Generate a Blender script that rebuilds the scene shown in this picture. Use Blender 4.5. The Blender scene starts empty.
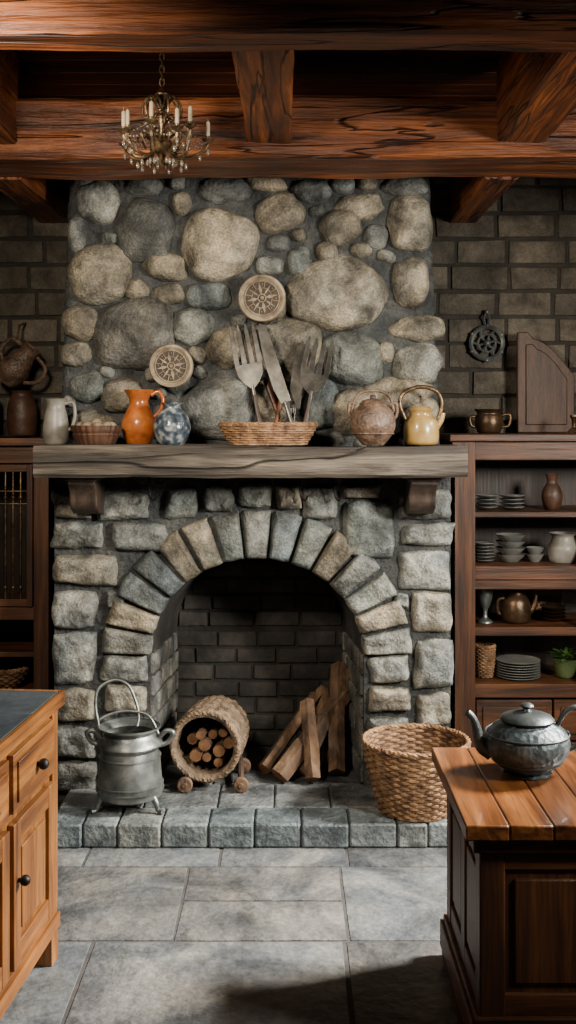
import bpy, bmesh, math, random
from mathutils import Vector, Matrix, noise
random.seed(7)
F=1100.0; ZC=1.76
def X(px,d): return (px-288)*d/F
def Z(py,d): return ZC-(py-420)*d/F
def W(p,d): return p*d/F
def C(r,g,b):
    f=lambda c:(c/255/12.92) if c/255<=0.04045 else ((c/255+0.055)/1.055)**2.4
    return (f(r),f(g),f(b),1)
# ------------------------------------------------------------ materials
def _base(name):
    m=bpy.data.materials.new(name); m.use_nodes=True
    nt=m.node_tree; b=nt.nodes['Principled BSDF']; return m,nt,b
def mat(name,cols,scale=6,stretch=(1,1,1),rough=0.6,metal=0,bump=0.3,bscale=40,usecol=False,dist=0.3,
        spec=0.5,coat=0,kind='noise',bdist=0.01,pos=None,detail=7,speck=0,cracks=0,blotch=None):
    m,nt,b=_base(name); N=nt.nodes; L=nt.links
    tc=N.new('ShaderNodeTexCoord'); mp=N.new('ShaderNodeMapping'); mp.inputs['Scale'].default_value=stretch
    L.new(tc.outputs['Object'],mp.inputs['Vector'])
    n1=N.new('ShaderNodeTexNoise'); n1.inputs['Scale'].default_value=scale; n1.inputs['Detail'].default_value=detail
    n1.inputs['Roughness'].default_value=0.62; n1.inputs['Distortion'].default_value=dist
    L.new(mp.outputs[0],n1.inputs['Vector'])
    r=N.new('ShaderNodeValToRGB'); L.new(n1.outputs['Fac'],r.inputs['Fac'])
    k=len(cols); pos=pos or [0.32+0.36*i/max(1,k-1) for i in range(k)]
    while len(r.color_ramp.elements)<k: r.color_ramp.elements.new(0.5)
    for i,c in enumerate(cols):
        r.color_ramp.elements[i].position=pos[i]; r.color_ramp.elements[i].color=c
    out=r.outputs['Color']
    def mul(o1,o2,fac=1,bt='MULTIPLY'):
        x=N.new('ShaderNodeMixRGB'); x.blend_type=bt; x.inputs[0].default_value=fac; L.new(o1,x.inputs[1]); L.new(o2,x.inputs[2]); return x.outputs[0]
    if blotch:
        nb=N.new('ShaderNodeTexNoise'); nb.inputs['Scale'].default_value=blotch[0]; nb.inputs['Detail'].default_value=4; L.new(tc.outputs['Object'],nb.inputs['Vector'])
        rb=N.new('ShaderNodeValToRGB'); rb.color_ramp.elements[0].position=.38; rb.color_ramp.elements[1].position=.64
        rb.color_ramp.elements[0].color=blotch[1]; rb.color_ramp.elements[1].color=blotch[2]; L.new(nb.outputs['Fac'],rb.inputs['Fac']); out=mul(out,rb.outputs[0])
    if speck:
        n3=N.new('ShaderNodeTexNoise'); n3.inputs['Scale'].default_value=bscale*2.2; n3.inputs['Detail'].default_value=3; L.new(mp.outputs[0],n3.inputs['Vector'])
        r3=N.new('ShaderNodeValToRGB'); r3.color_ramp.elements[0].position=.35; r3.color_ramp.elements[1].position=.62
        v=1-speck; r3.color_ramp.elements[0].color=(v,v,v,1); r3.color_ramp.elements[1].color=(1.0,1.0,1.0,1)
        L.new(n3.outputs['Fac'],r3.inputs['Fac']); out=mul(out,r3.outputs[0])
    if usecol:
        a=N.new('ShaderNodeAttribute'); a.attribute_name='Col'; out=mul(out,a.outputs['Color'])
    b.inputs['Roughness'].default_value=rough; b.inputs['Metallic'].default_value=metal
    b.inputs['Specular IOR Level'].default_value=spec; b.inputs['Coat Weight'].default_value=coat
    if kind=='voronoi':
        n2=N.new('ShaderNodeTexVoronoi'); n2.inputs['Scale'].default_value=bscale; L.new(mp.outputs[0],n2.inputs['Vector']); h=n2.outputs['Distance']
    else:
        n2=N.new('ShaderNodeTexNoise'); n2.inputs['Scale'].default_value=bscale; n2.inputs['Detail'].default_value=5
        L.new(mp.outputs[0],n2.inputs['Vector']); h=n2.outputs['Fac']
    ad=N.new('ShaderNodeMath'); ad.operation='ADD'; L.new(h,ad.inputs[0]); L.new(n1.outputs['Fac'],ad.inputs[1]); hh=ad.outputs[0]
    if cracks:   # long checks in old timber
        nc=N.new('ShaderNodeTexNoise'); nc.inputs['Scale'].default_value=cracks; nc.inputs['Detail'].default_value=3; nc.inputs['Distortion'].default_value=.6
        L.new(mp.outputs[0],nc.inputs['Vector'])
        rc=N.new('ShaderNodeValToRGB'); e=rc.color_ramp.elements; e[0].position=.485; e[0].color=(1,1,1,1); e[1].position=.515; e[1].color=(1,1,1,1)
        q=e.new(.5); q.color=(.12,.12,.12,1); L.new(nc.outputs['Fac'],rc.inputs['Fac']); out=mul(out,rc.outputs[0])
        a2=N.new('ShaderNodeMath'); a2.operation='ADD'; L.new(hh,a2.inputs[0]); L.new(rc.outputs[0],a2.inputs[1]); hh=a2.outputs[0]
    L.new(out,b.inputs['Base Color'])
    bp=N.new('ShaderNodeBump'); bp.inputs['Strength'].default_value=bump; bp.inputs['Distance'].default_value=bdist
    L.new(hh,bp.inputs['Height']); L.new(bp.outputs[0],b.inputs['Normal'])
    return m
def wood(name,dark,mid,light,axis,rough=0.5,bump=0.4,usecol=False,sc=1.0,coat=0.0,pos=None,bdist=.005,cracks=0,blotch=None):
    s=[10*sc]*3; s[axis]=0.7*sc
    return mat(name,[dark,mid,light],scale=1.7,stretch=tuple(s),rough=rough,bump=bump,bscale=7,dist=.8,usecol=usecol,bdist=bdist,coat=coat,
      pos=pos or [.32,.5,.68],detail=7,cracks=cracks,blotch=blotch or (2.2,(.55,.55,.55,1),(1,1,1,1)),speck=.18)
BD,BM,BL=C(48,22,9),C(122,64,26),C(178,102,46)
beam_x=wood('beam_wood_x',BD,BM,BL,0,rough=0.5,bump=1,sc=0.85,bdist=.014,cracks=1.1)
beam_y=wood('beam_wood_y',BD,BM,BL,1,rough=0.5,bump=1,sc=0.85,bdist=.014,cracks=1.1)
plankm=wood('ceiling_plank_wood',C(60,28,14),C(110,54,26),C(140,74,36),0,usecol=True)
RD,RM,RL=C(38,20,10),C(86,49,23),C(120,74,37)
red_x=wood('cherry_wood_x',RD,RM,RL,0); red_y=wood('cherry_wood_y',RD,RM,RL,1); red_z=wood('cherry_wood_z',RD,RM,RL,2)
HD,HM,HL=C(80,44,16),C(138,84,34),C(172,114,54)
hon_z=wood('honey_oak_z',HD,HM,HL,2,rough=0.42); hon_y=wood('honey_oak_y',HD,HM,HL,1,rough=0.42)
topw=wood('island_top_boards',C(62,34,16),C(108,64,31),C(148,95,50),1,rough=0.3,bump=0.3,usecol=True,coat=0.25)
darkw=wood('dark_walnut_z',C(24,15,9),C(44,28,17),C(62,41,26),2)
mantelm=wood('weathered_mantel_wood',C(30,26,23),C(74,66,57),C(124,114,100),0,rough=0.75,bump=1.0,sc=0.8,bdist=.014,cracks=1.0)
corbm=wood('corbel_wood',C(34,26,20),C(66,51,41),C(90,73,59),2,rough=0.65)
stone=mat('river_stone',[C(92,90,85),C(176,174,167),C(250,246,236)],scale=9,rough=0.75,bump=0.9,bscale=60,usecol=True,bdist=0.011,pos=[0.32,0.5,0.68],speck=.45,blotch=(6,(.66,.70,.75,1),(1.0,.98,.94,1)))
mortar=mat('mortar',[C(32,35,37),C(56,59,60),C(82,83,80)],scale=9,rough=0.9,bump=0.9,bscale=45,bdist=0.02,speck=.3)
brickm=mat('old_brick',[C(120,112,100),C(180,172,158),C(225,215,200)],scale=7,rough=0.85,bump=0.7,bscale=50,usecol=True,bdist=0.01,speck=.3)
bmort=mat('brick_mortar',[C(38,36,32),C(58,54,48)],scale=12,rough=0.95,bump=0.6)
soot=mat('sooty_brick',[C(20,19,18),C(43,41,38),C(68,64,59)],scale=5,rough=0.9,bump=0.6,usecol=True)
slate=mat('slate_tile',[C(112,114,116),C(180,180,178),C(240,236,228)],scale=2.8,rough=0.45,bump=0.8,bscale=20,usecol=True,bdist=0.015,dist=1.0,pos=[.32,.5,.68],speck=.28,blotch=(4,(.66,.70,.76,1),(1,.98,.94,1)),detail=10)
grout=mat('grout',[C(50,49,48),C(70,68,66)],scale=20,rough=0.9)
hearthm=mat('hearth_stone',[C(100,105,108),C(172,177,178),C(232,232,226)],scale=8,rough=0.5,bump=0.8,bscale=40,usecol=True,bdist=0.012,speck=.35)
plaster=mat('plaster_wall',[C(56,48,40),C(76,67,57)],scale=3,rough=0.9)
iron=mat('black_iron',[C(22,20,20),C(52,48,46)],scale=30,rough=0.5,metal=0.8,bump=0.3)
bronze=mat('aged_bronze',[C(50,40,30),C(104,84,62),C(140,118,90)],scale=25,rough=0.4,metal=0.85,bump=0.3)
pewter=mat('pewter',[C(76,80,80),C(120,124,122),C(156,158,154)],scale=9,rough=0.42,metal=0.8,bump=0.2,bscale=30)
engr=mat('engraved_pewter',[C(38,46,50),C(68,78,82),C(102,110,112)],scale=18,rough=0.45,metal=0.5,bump=0.55,bscale=52,kind='voronoi',bdist=0.006,dist=0)
pewd=mat('dark_pewter',[C(48,54,56),C(84,90,90)],scale=10,rough=0.38,metal=0.7,bump=0.15)
steel=mat('tarnished_steel',[C(46,45,43),C(74,72,68),C(106,103,97)],scale=9,rough=0.38,metal=0.85,bump=0.1,bdist=.003)
wick=mat('wicker',[C(72,48,32),C(128,96,66),C(166,132,96)],scale=22,rough=0.7,bump=0.6,bscale=90,usecol=True)
bark=mat('bark_wicker',[C(60,47,36),C(108,90,71),C(146,126,101)],scale=18,rough=0.8,bump=0.8,bscale=60,usecol=True)
logm=mat('split_log_wood',[C(42,30,22),C(90,68,50),C(130,102,76)],scale=9,stretch=(1,1,0.35),rough=0.85,bump=1,bscale=30)
loge=mat('log_end',[C(92,60,38),C(142,104,70)],scale=20,rough=0.8)
barkd=mat('log_bark',[C(42,29,20),C(86,62,44)],scale=16,rough=0.9,bump=1,bscale=40)
grayc=mat('stoneware',[C(104,101,94),C(148,144,134)],scale=14,rough=0.4,bump=0.15,bdist=.004)
graydk=mat('grey_crockery',[C(90,92,90),C(126,126,120)],scale=14,rough=0.35,bump=0.1,bdist=.003)
terra=mat('orange_glaze',[C(112,56,20),C(160,86,36),C(188,112,54)],scale=10,rough=0.25,bump=0.1,coat=0.4)
bluec=mat('blue_patterned_glaze',[C(34,42,50),C(66,76,86),C(140,146,144)],scale=30,rough=0.28,bump=0.3,bscale=60,kind='voronoi',dist=0,coat=0.3,detail=1,bdist=.005)
brownc=mat('brown_carved_clay',[C(56,42,34),C(92,72,58),C(120,98,80)],scale=20,rough=0.5,bump=0.5,bscale=70,kind='voronoi',bdist=.006,dist=0)
ochre=mat('ochre_glaze',[C(108,82,40),C(144,114,60),C(166,138,84)],scale=7,rough=0.3,bump=0.1,coat=0.3)
brownj=mat('brown_clay',[C(48,31,22),C(86,58,42)],scale=9,rough=0.5)
copper=mat('dull_copper',[C(60,46,34),C(102,80,58)],scale=12,rough=0.38,metal=0.75,bump=0.2)
carvel=mat('carved_light_wood',[C(84,72,58),C(132,117,96),C(162,147,122)],scale=18,rough=0.65,bump=0.4)
carved=mat('carved_dark_wood',[C(40,34,28),C(68,58,47)],scale=22,rough=0.8)
leaf=mat('leaf',[C(34,58,20),C(74,108,44)],scale=12,rough=0.5)
candle=mat('candle_wax',[C(150,138,112),C(178,166,138)],scale=10,rough=0.5,bump=0.05)
dslate=mat('dark_slate_top',[C(44,50,54),C(72,80,86)],scale=7,rough=0.35,bump=0.2,usecol=True)
boardw=mat('board_wood',[C(44,27,17),C(80,52,33)],scale=3,stretch=(14,14,1),rough=.5)
grng=mat('green_glaze',[C(56,72,42),C(92,106,66)],scale=8,rough=.3)
def crystal():
    m,nt,b=_base('crystal'); n=nt.nodes.new('ShaderNodeTexNoise'); n.inputs['Scale'].default_value=20
    r=nt.nodes.new('ShaderNodeValToRGB'); r.color_ramp.elements[0].color=C(150,140,125); r.color_ramp.elements[1].color=C(205,195,180)
    nt.links.new(n.outputs['Fac'],r.inputs['Fac']); nt.links.new(r.outputs[0],b.inputs['Base Color'])
    b.inputs['Roughness'].default_value=0.08; b.inputs['Transmission Weight'].default_value=0.8; return m
crys=crystal()
# ------------------------------------------------------------ mesh builder
WHITE=(1,1,1)
class MB:
    def __init__(s): s.v=[];s.f=[];s.c=[];s.m=[]
    def add(s,vs,fs,col=WHITE,mi=0,M=None):
        o=len(s.v)
        for p in vs:
            p=Vector(p)
            if M is not None: p=M@p
            s.v.append(p[:]); s.c.append((col[0],col[1],col[2],1))
        for f in fs: s.f.append([i+o for i in f]); s.m.append(mi)
    def box(s,x0,x1,y0,y1,z0,z1,col=WHITE,mi=0,M=None):
        vs=[(x,y,z) for x in(x0,x1) for y in(y0,y1) for z in(z0,z1)]
        s.add(vs,[(0,1,3,2),(4,6,7,5),(0,4,5,1),(2,3,7,6),(0,2,6,4),(1,5,7,3)],col,mi,M)
    def lathe(s,prof,cx=0,cy=0,cz=0,seg=40,col=WHITE,mi=0,M=None,sy=1,flute=0,nfl=0):
        vs=[];fs=[];n=len(prof)
        for r,z in prof:
            for k in range(seg):
                a=2*math.pi*k/seg; rr=max(r,0.0003)
                rr*=1+flute*math.cos(nfl*a)
                vs.append((cx+rr*math.cos(a),cy+sy*rr*math.sin(a),cz+z))
        for i in range(n-1):
            for k in range(seg):
                k2=(k+1)%seg; fs.append((i*seg+k,i*seg+k2,(i+1)*seg+k2,(i+1)*seg+k))
        s.add(vs,fs,col,mi,M)
    def tube(s,pts,r,seg=8,closed=False,col=WHITE,mi=0,M=None,flat=1,smooth=0):
        pts=[Vector(p) for p in pts]
        rs=list(r) if isinstance(r,(list,tuple)) else [r]*len(pts)
        if smooth:
            q=[];qr=[];n=len(pts); rng=n if closed else n-1
            for i in range(rng):
                g=lambda j: pts[j%n] if closed else pts[min(max(j,0),n-1)]
                a,b,c,d=g(i-1),g(i),g(i+1),g(i+2)
                for t in range(smooth):
                    t=t/smooth
                    q.append(0.5*((2*b)+(c-a)*t+(2*a-5*b+4*c-d)*t*t+(3*b-a-3*c+d)*t**3))
                    qr.append(rs[i]*(1-t)+rs[(i+1)%n]*t)
            if not closed: q.append(pts[-1]); qr.append(rs[-1])
            pts,rs=q,qr
        n=len(pts);vs=[];fs=[];up=None
        for i in range(n):
            if closed: t=pts[(i+1)%n]-pts[i-1]
            else: t=pts[min(i+1,n-1)]-pts[max(i-1,0)]
            if t.length<1e-9: t=Vector((0,0,1))
            t.normalize()
            if up is None:
                up=Vector((0,0,1)) if abs(t.z)<0.9 else Vector((0,1,0))
            a=up-t*up.dot(t)
            if a.length<1e-4: a=Vector((1,0,0))-t*t.x
            a.normalize(); up=a; b=t.cross(a)
            for k in range(seg):
                an=2*math.pi*k/seg; vs.append(pts[i]+(a*math.cos(an)*flat+b*math.sin(an))*rs[i])
        for i in range(n if closed else n-1):
            j=(i+1)%n
            for k in range(seg):
                k2=(k+1)%seg; fs.append((i*seg+k,i*seg+k2,j*seg+k2,j*seg+k))
        if not closed:
            fs.append(tuple(range(seg-1,-1,-1))); fs.append(tuple((n-1)*seg+k for k in range(seg)))
        s.add(vs,fs,col,mi,M)
    def ball(s,c,r,col=WHITE,mi=0,seg=12,sz=1,M=None):
        pr=[(r*math.sin(math.pi*i/8),-r*sz*math.cos(math.pi*i/8)) for i in range(9)]
        s.lathe(pr,c[0],c[1],c[2],seg,col,mi,M)
    def prism(s,poly,y0,y1,col=WHITE,mi=0,M=None):
        n=len(poly); vs=[(x,y0,z) for x,z in poly]+[(x,y1,z) for x,z in poly]
        fs=[tuple(range(n)),tuple(range(2*n-1,n-1,-1))]+[(i,i+n,(i+1)%n+n,(i+1)%n) for i in range(n)]
        s.add(vs,fs,col,mi,M)
    def build(s,name,mats,bevel=0,angle=40,parent=None,loc=None,rotz=0,smooth=True):
        me=bpy.data.meshes.new(name); me.from_pydata(s.v,[],s.f); me.update()
        ca=me.color_attributes.new('Col','FLOAT_COLOR','POINT')
        ca.data.foreach_set('color',[x for c in s.c for x in c])
        for m in mats: me.materials.append(m)
        me.polygons.foreach_set('material_index',s.m)
        bm=bmesh.new(); bm.from_mesh(me); bmesh.ops.recalc_face_normals(bm,faces=bm.faces); bm.to_mesh(me); bm.free()
        if smooth:
            me.polygons.foreach_set('use_smooth',[True]*len(me.polygons)); me.set_sharp_from_angle(angle=math.radians(angle))
        ob=bpy.data.objects.new(name,me); bpy.context.collection.objects.link(ob)
        if bevel:
            b=ob.modifiers.new('bevel','BEVEL'); b.width=bevel; b.segments=2; b.limit_method='ANGLE'; b.angle_limit=math.radians(40)
        if parent: ob.parent=parent
        if loc: ob.location=loc
        ob.rotation_euler=(0,0,rotz)
        return ob
def empty(name):
    e=bpy.data.objects.new(name,None); bpy.context.collection.objects.link(e); return e
def brick1(mb,o,u,v,n,a0,a1,b,h,t,col,mi,chip):
    tt=t; rings=[]; jj=[(random.uniform(0,chip),random.uniform(0,chip)) for _ in range(4)]
    for ins,hh in((0,0),(0,tt-chip),(chip*0.4,tt-chip*0.3),(chip*1.3,tt)):
        for (p,q,sx,sy),j in zip(((a0,b,1,1),(a1,b,-1,1),(a1,b+h,-1,-1),(a0,b+h,1,-1)),jj):
            rings.append(o+u*(p+sx*(ins+j[0]))+v*(q+sy*(ins+j[1]))+n*hh)
    fs=[(12,13,14,15)]
    for k in range(3):
        for i in range(4): fs.append((k*4+i,k*4+(i+1)%4,k*4+4+(i+1)%4,k*4+4+i))
    mb.add(rings,fs,col,mi)
def bricks(mb,o,u,v,n,Wd,H,bw,bh,gap,t,colf,jit=0.3,mi=0,chip=0.006,tj=True):
    o,u,v,n=map(Vector,(o,u,v,n)); r=0; b=0
    while b<H:
        h=min(bh-gap,H-b)
        a=-(bw/2 if r%2 else 0)-random.uniform(0,bw*jit)
        while a<Wd:
            w=bw*random.uniform(1-jit*0.5,1+jit*0.5)
            a0,a1=max(a,0),min(a+w-gap,Wd)
            if a1-a0>0.02 and h>0.02:
                brick1(mb,o,u,v,n,a0,a1,b,h,t*(random.uniform(0.75,1.15) if tj else 1),colf(),mi,chip)
            a+=w
        b+=bh; r+=1
def plane(mb,o,u,v,Wd,H,mi):
    o,u,v=map(Vector,(o,u,v)); mb.add([o,o+u*Wd,o+u*Wd+v*H,o+v*H],[(0,1,2,3)],WHITE,mi)
def roughbeam(name,axis,a0,a1,b0,b1,z0,z1,mt,amp=0.012,parent=None,bevel=0.012,n=90,angle=35):
    """hewn timber along axis (0=x,1=y)"""
    mb=MB(); prof=[];k=9
    cor=[(b0,z0),(b1,z0),(b1,z1),(b0,z1)]
    for i in range(4):
        p=Vector(cor[i]);q=Vector(cor[(i+1)%4]);d=(q-p).normalized();L=(q-p).length
        for j in range(k): prof.append(p+d*(bevel+(L-2*bevel)*j/(k-1)))
    m=len(prof);vs=[];fs=[];sd=random.uniform(0,50)
    for i in range(n+1):
        a=a0+(a1-a0)*i/n
        for p in prof:
            nv=noise.noise_vector(Vector((a*1.3,p.x*3,p.y*3+sd)))*amp+noise.noise_vector(Vector((a*6,p.x*24,p.y*24+sd)))*amp*0.35
            b=p.x+nv.x; z=p.y+nv.y
            vs.append((a,b,z) if axis==0 else (b,a,z))
    for i in range(n):
        for j in range(m):
            j2=(j+1)%m; fs.append((i*m+j,i*m+j2,(i+1)*m+j2,(i+1)*m+j))
    fs.append(tuple(range(m))); fs.append(tuple(n*m+j for j in range(m)))
    mb.add(vs,fs); return mb.build(name,[mt],parent=parent,angle=angle)
def relief(mb,quad,d,H,rnd,col,n=16,rough=0.006,wob=0.12,p=2.6,mi=0):
    q=[Vector(a) for a in quad]; c=sum(q,Vector((0,0)))/4; sd=random.uniform(0,100); vs=[];fs=[]
    tilt=(random.uniform(-.3,.3),random.uniform(-.3,.3))
    for i in range(n+1):
        for j in range(n+1):
            u=math.sin((i/n*2-1)*math.pi/2); v=math.sin((j/n*2-1)*math.pi/2)
            e=max(abs(u),abs(v))
            du=u*math.sqrt(1-v*v/2); dv=v*math.sqrt(1-u*u/2)
            uu=u+(du-u)*rnd; vv=v+(dv-v)*rnd
            s,t=(uu+1)/2,(vv+1)/2
            P=q[0]*(1-s)*(1-t)+q[1]*s*(1-t)+q[2]*s*t+q[3]*(1-s)*t
            k=1+wob*noise.noise(Vector((uu*1.3,vv*1.3,sd)))*1.4*min(1,e*1.3)
            P=c+(P-c)*k
            h=H*math.sqrt(max(0,1-e**p))*(1+tilt[0]*uu*0.6+tilt[1]*vv*0.6)
            h+=rough*noise.fractal(Vector((P.x*14,P.y*14,sd)),1,2,3)*(1-e**6)*2
            vs.append((P.x,d+0.012-h,P.y))
    for i in range(n):
        for j in range(n):
            a=i*(n+1)+j; fs.append((a,a+n+1,a+n+2,a+1))
    mb.add(vs,fs,col,mi)
def woven(mb,prof,cx,cy,cz,stakes=28,sy=1,th=0.008,mi=0,M=None,shade=0.25,rowh=None):
    """prof: list of (r,z) bottom->top ; real woven rows over stakes"""
    H=prof[-1][1]-prof[0][1]; rowh=rowh or th*1.75; rows=max(2,int(H/rowh)); seg=stakes*4
    def R(z):
        for (r0,z0),(r1,z1) in zip(prof,prof[1:]):
            if z<=z1+1e-9: return r0+(r1-r0)*(z-z0)/max(z1-z0,1e-6)
        return prof[-1][0]
    for i in range(rows+1):
        z=prof[0][1]+H*i/rows; r=R(z); pts=[]
        for k in range(seg):
            a=2*math.pi*k/seg; rr=r+th*0.65*math.cos(a*stakes/2+math.pi*i)
            pts.append((cx+rr*math.cos(a),cy+sy*rr*math.sin(a),cz+z))
        g=random.uniform(1-shade,1); mb.tube(pts,th,6,True,(g,g*0.97,g*0.94),mi,M)
    for k in range(stakes):
        a=2*math.pi*(k+.5)/stakes
        mb.tube([(cx+R(z)*math.cos(a),cy+sy*R(z)*math.sin(a),cz+z) for z in [prof[0][1]+H*t/6 for t in range(7)]],th*0.7,5,col=(.8,.75,.7),mi=mi,M=M)
    for o,t in((0,1.3),(0.6,1.0)):
        pts=[]
        for k in range(seg):
            a=2*math.pi*k/seg; r=prof[-1][0]+th*0.5*math.sin(a*stakes+o*5); pts.append((cx+r*math.cos(a),cy+sy*r*math.sin(a),cz+prof[-1][1]+th*(1+o)+th*0.5*math.cos(a*stakes+o*5)))
        mb.tube(pts,th*t,6,True,(1,.96,.9),mi,M)
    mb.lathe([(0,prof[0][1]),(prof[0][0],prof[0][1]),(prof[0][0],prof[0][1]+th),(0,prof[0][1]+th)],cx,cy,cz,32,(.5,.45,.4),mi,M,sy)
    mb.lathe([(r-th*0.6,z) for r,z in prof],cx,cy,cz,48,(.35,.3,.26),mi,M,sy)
# ------------------------------------------------------------ room shell
DB=5.70; XL,XR=-2.5,2.7; YF=-1.2; ZT=3.2
mb=MB(); plane(mb,(XL,YF,-0.004),(1,0,0),(0,1,0),XR-XL,DB-YF,1)
y=YF
while y<DB:   # large irregular slabs
    h=random.choice([.42,.50,.62,.36]); h=min(h,DB-y)
    x=XL-random.uniform(0,.5)
    while x<XR:
        w=random.uniform(.42,.85); a0,a1=max(x,XL),min(x+w-.006,XR)
        g=random.uniform(.25,.38); tnt=random.uniform(-.02,.012)
        if a1-a0>.03:
            if h>.45 and random.random()<.35:
                for q in(0,1): g2=g*random.uniform(.85,1.1); brick1(mb,Vector((0,0,-.03)),Vector((1,0,0)),Vector((0,1,0)),Vector((0,0,1)),a0,a1,y+q*h/2,h/2-.006,.03,(g2+tnt,g2,g2-tnt),0,.005)
            else: brick1(mb,Vector((0,0,-.03)),Vector((1,0,0)),Vector((0,1,0)),Vector((0,0,1)),a0,a1,y,h-.006,.03,(g+tnt,g,g-tnt),0,.005)
        x+=w
    y+=h
mb.build('floor',[slate,grout],angle=30)
mb=MB()
yy=YF
while yy<DB:
    g=random.uniform(.6,1.0); mb.box(XL,XR,yy+.004,min(yy+.16,DB),ZT,ZT+.03,(g,g,g)); yy+=.16
mb.box(XL,XR,YF,DB,ZT+.03,ZT+.06,(.3,.3,.3)); mb.build('ceiling',[plankm],bevel=0.004)
mb=MB(); plane(mb,(XL,DB-.008,0),(1,0,0),(0,0,1),XR-XL,ZT,1)
def bc():
    g=random.uniform(0.13,0.22); return (g*1.06,g*0.99,g*0.88)
bricks(mb,(XL,DB,0),(1,0,0),(0,0,1),(0,-1,0),XR-XL,ZT,0.29,0.135,0.008,0.022,bc,0.3,0,0.009)
mb.build('wall_back',[brickm,bmort],angle=30)
mb=MB(); mb.box(XL-.1,XL,YF,DB,0,ZT); mb.build('wall_left',[plaster])
WY0,WY1,WZ0,WZ1=1.5,4.7,0.95,2.75
mb=MB(); mb.box(XR,XR+.15,YF,WY0,0,ZT); mb.box(XR,XR+.15,WY1,DB,0,ZT); mb.box(XR,XR+.15,WY0,WY1,0,WZ0); mb.box(XR,XR+.15,WY0,WY1,WZ1,ZT); mb.build('wall_right',[plaster])
mb=MB()
for a in (WY0,WY0+(WY1-WY0)/3,WY0+(WY1-WY0)*2/3,WY1-.04): mb.box(XR+.03,XR+.08,a,a+.04,WZ0,WZ1)
for a in (WZ0,(WZ0+WZ1)/2-.02,WZ1-.04): mb.box(XR+.035,XR+.075,WY0,WY1,a,a+.04)
mb.build('window_1',[darkw])
# ------------------------------------------------------------ timbers
zb=Z(158,4.3)
roughbeam('ceiling_beam',0,XL,XR,4.30,4.66,zb,Z(97,4.3),beam_x,amp=0.018,bevel=0.014,n=200)
zf=Z(52,3.10); roughbeam('ceiling_beam',0,XL,XR,2.95,3.10,zf,zf+.125,beam_x,amp=0.009,bevel=0.01,n=200)
roughbeam('ceiling_beam',0,XL,XR,2.88,3.06,zf+.14,zf+.36,beam_x,amp=0.006,bevel=0.01,n=160)
zj=Z(143,4.3)
for px0,px1 in((246,292),(497,546),(-33,17)):
    roughbeam('ceiling_joist',1,3.08,4.32,X(px0,4.3),X(px1,4.3),zj,ZT-.002,beam_y,amp=0.010,bevel=0.010,n=60)
zk=Z(222,5.65)
for px0,px1 in((450,478),(38,70)):
    roughbeam('ceiling_joist',1,4.64,5.67,X(px0,5.65),X(px1,5.65),zk,zk+.2,beam_y,amp=0.006,bevel=0.010,n=50)
# ------------------------------------------------------------ fireplace
FP=empty('stone_fireplace'); D=5.0
HZ=0.10; HFR=4.52
mant_b=Z(478,4.62); mant_t=Z(447,4.62)
mb=MB(); vs=[];fs=[];nz=60;nx=70; z0=mant_b+.02; z1=ZT-.003
for i in range(nz+1):
    z=z0+(z1-z0)*i/nz; t=(z-Z(445,D))/(Z(180,D)-Z(445,D)); xl=X(59+10*t,D); xr=X(440-10*t,D)
    row=[(xl,5.69,z)]
    for j in range(nx+1):
        x=xl+(xr-xl)*j/nx; y=D+0.018*noise.fractal(Vector((x*9,z*9,3)),1,2,3); e=0
        if j in(0,nx): y+=.015; e=.01*noise.noise(Vector((z*12,j,1)))
        row.append((x+e,y,z))
    row.append((xr,5.69,z)); vs+=row
m=nx+3
for i in range(nz):
    for j in range(m-1): a=i*m+j; fs.append((a,a+1,a+m+1,a+m))
mb.add(vs,fs); mb.build('chimney_breast_mortar',[mortar],parent=FP,angle=180)
G=(.36,.38,.38);Bg=(.58,.52,.42);Dk=(.16,.17,.17);Bl=(.26,.31,.34);Lt=(.52,.53,.50);Br=(.43,.38,.30);Gn=(.35,.39,.38)
U=[(99,203,22,22,Lt,0),(146,230,28,33,Dk,0),(221,244,37,35,Bg,0),(279,214,25,19,Bg,-.3),(341,226,22,18,Br,-.2),(411,226,21,27,Bg,0),
(312,191,19,12,G,0),(222,191,25,13,G,0),(144,187,18,10,G,0),(266,184,20,8,Br,0),(360,206,24,13,Bg,0),(404,187,22,10,G,0),(182,204,10,12,Br,0),
(100,275,30,28,Bg,0),(166,268,21,15,Br,.2),(279,244,12,9,G,0),(300,262,12,16,Gn,0),(338,293,47,37,Bg,.1),(411,283,19,26,Bg,0),
(211,297,23,14,Bl,0),(167,295,16,11,Br,0),(137,291,13,11,Br,.5),(194,326,19,18,Gn,0),(134,334,38,34,(.31,.30,.28),0),(270,266,14,10,Lt,0),
(376,237,12,13,G,0),(82,322,18,17,Br,0),(77,356,15,12,Bg,0),(88,387,16,14,Gn,0),(226,348,19,20,Br,0),(285,350,37,27,Br,0),
(352,360,31,27,Gn,.2),(417,328,26,12,Bg,0),(418,365,24,20,Lt,0),(386,353,9,11,Bg,0),(395,394,34,16,Br,-.1),(124,395,22,16,(.3,.27,.22),0),
(217,410,34,31,G,0),(77,236,9,22,G,0),(356,410,28,22,Br,0),(322,402,18,24,Bl,0),(93,425,22,14,Br,0),(150,420,22,18,Dk,0),(422,412,17,16,Bg,0),
(275,398,22,20,Br,0),(327,252,11,10,Br,0),(177,372,14,22,Dk,0),(83,186,12,9,G,0),(386,425,18,12,G,0),(262,300,22,22,Br,0),(362,250,10,8,Bg,0)]
def edist(x,y,L):
    best=99
    for u in L:
        c,s=math.cos(u[5]),math.sin(u[5]); dx,dy=x-u[0],y-u[1]; dx,dy=dx*c+dy*s,-dx*s+dy*c
        k=math.hypot(dx/u[2],dy/u[3]); dd=(k-1)*min(u[2],u[3]) if k<1.6 else math.hypot(dx,dy)*(1-1/k)
        best=min(best,dd)
    return best
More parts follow.
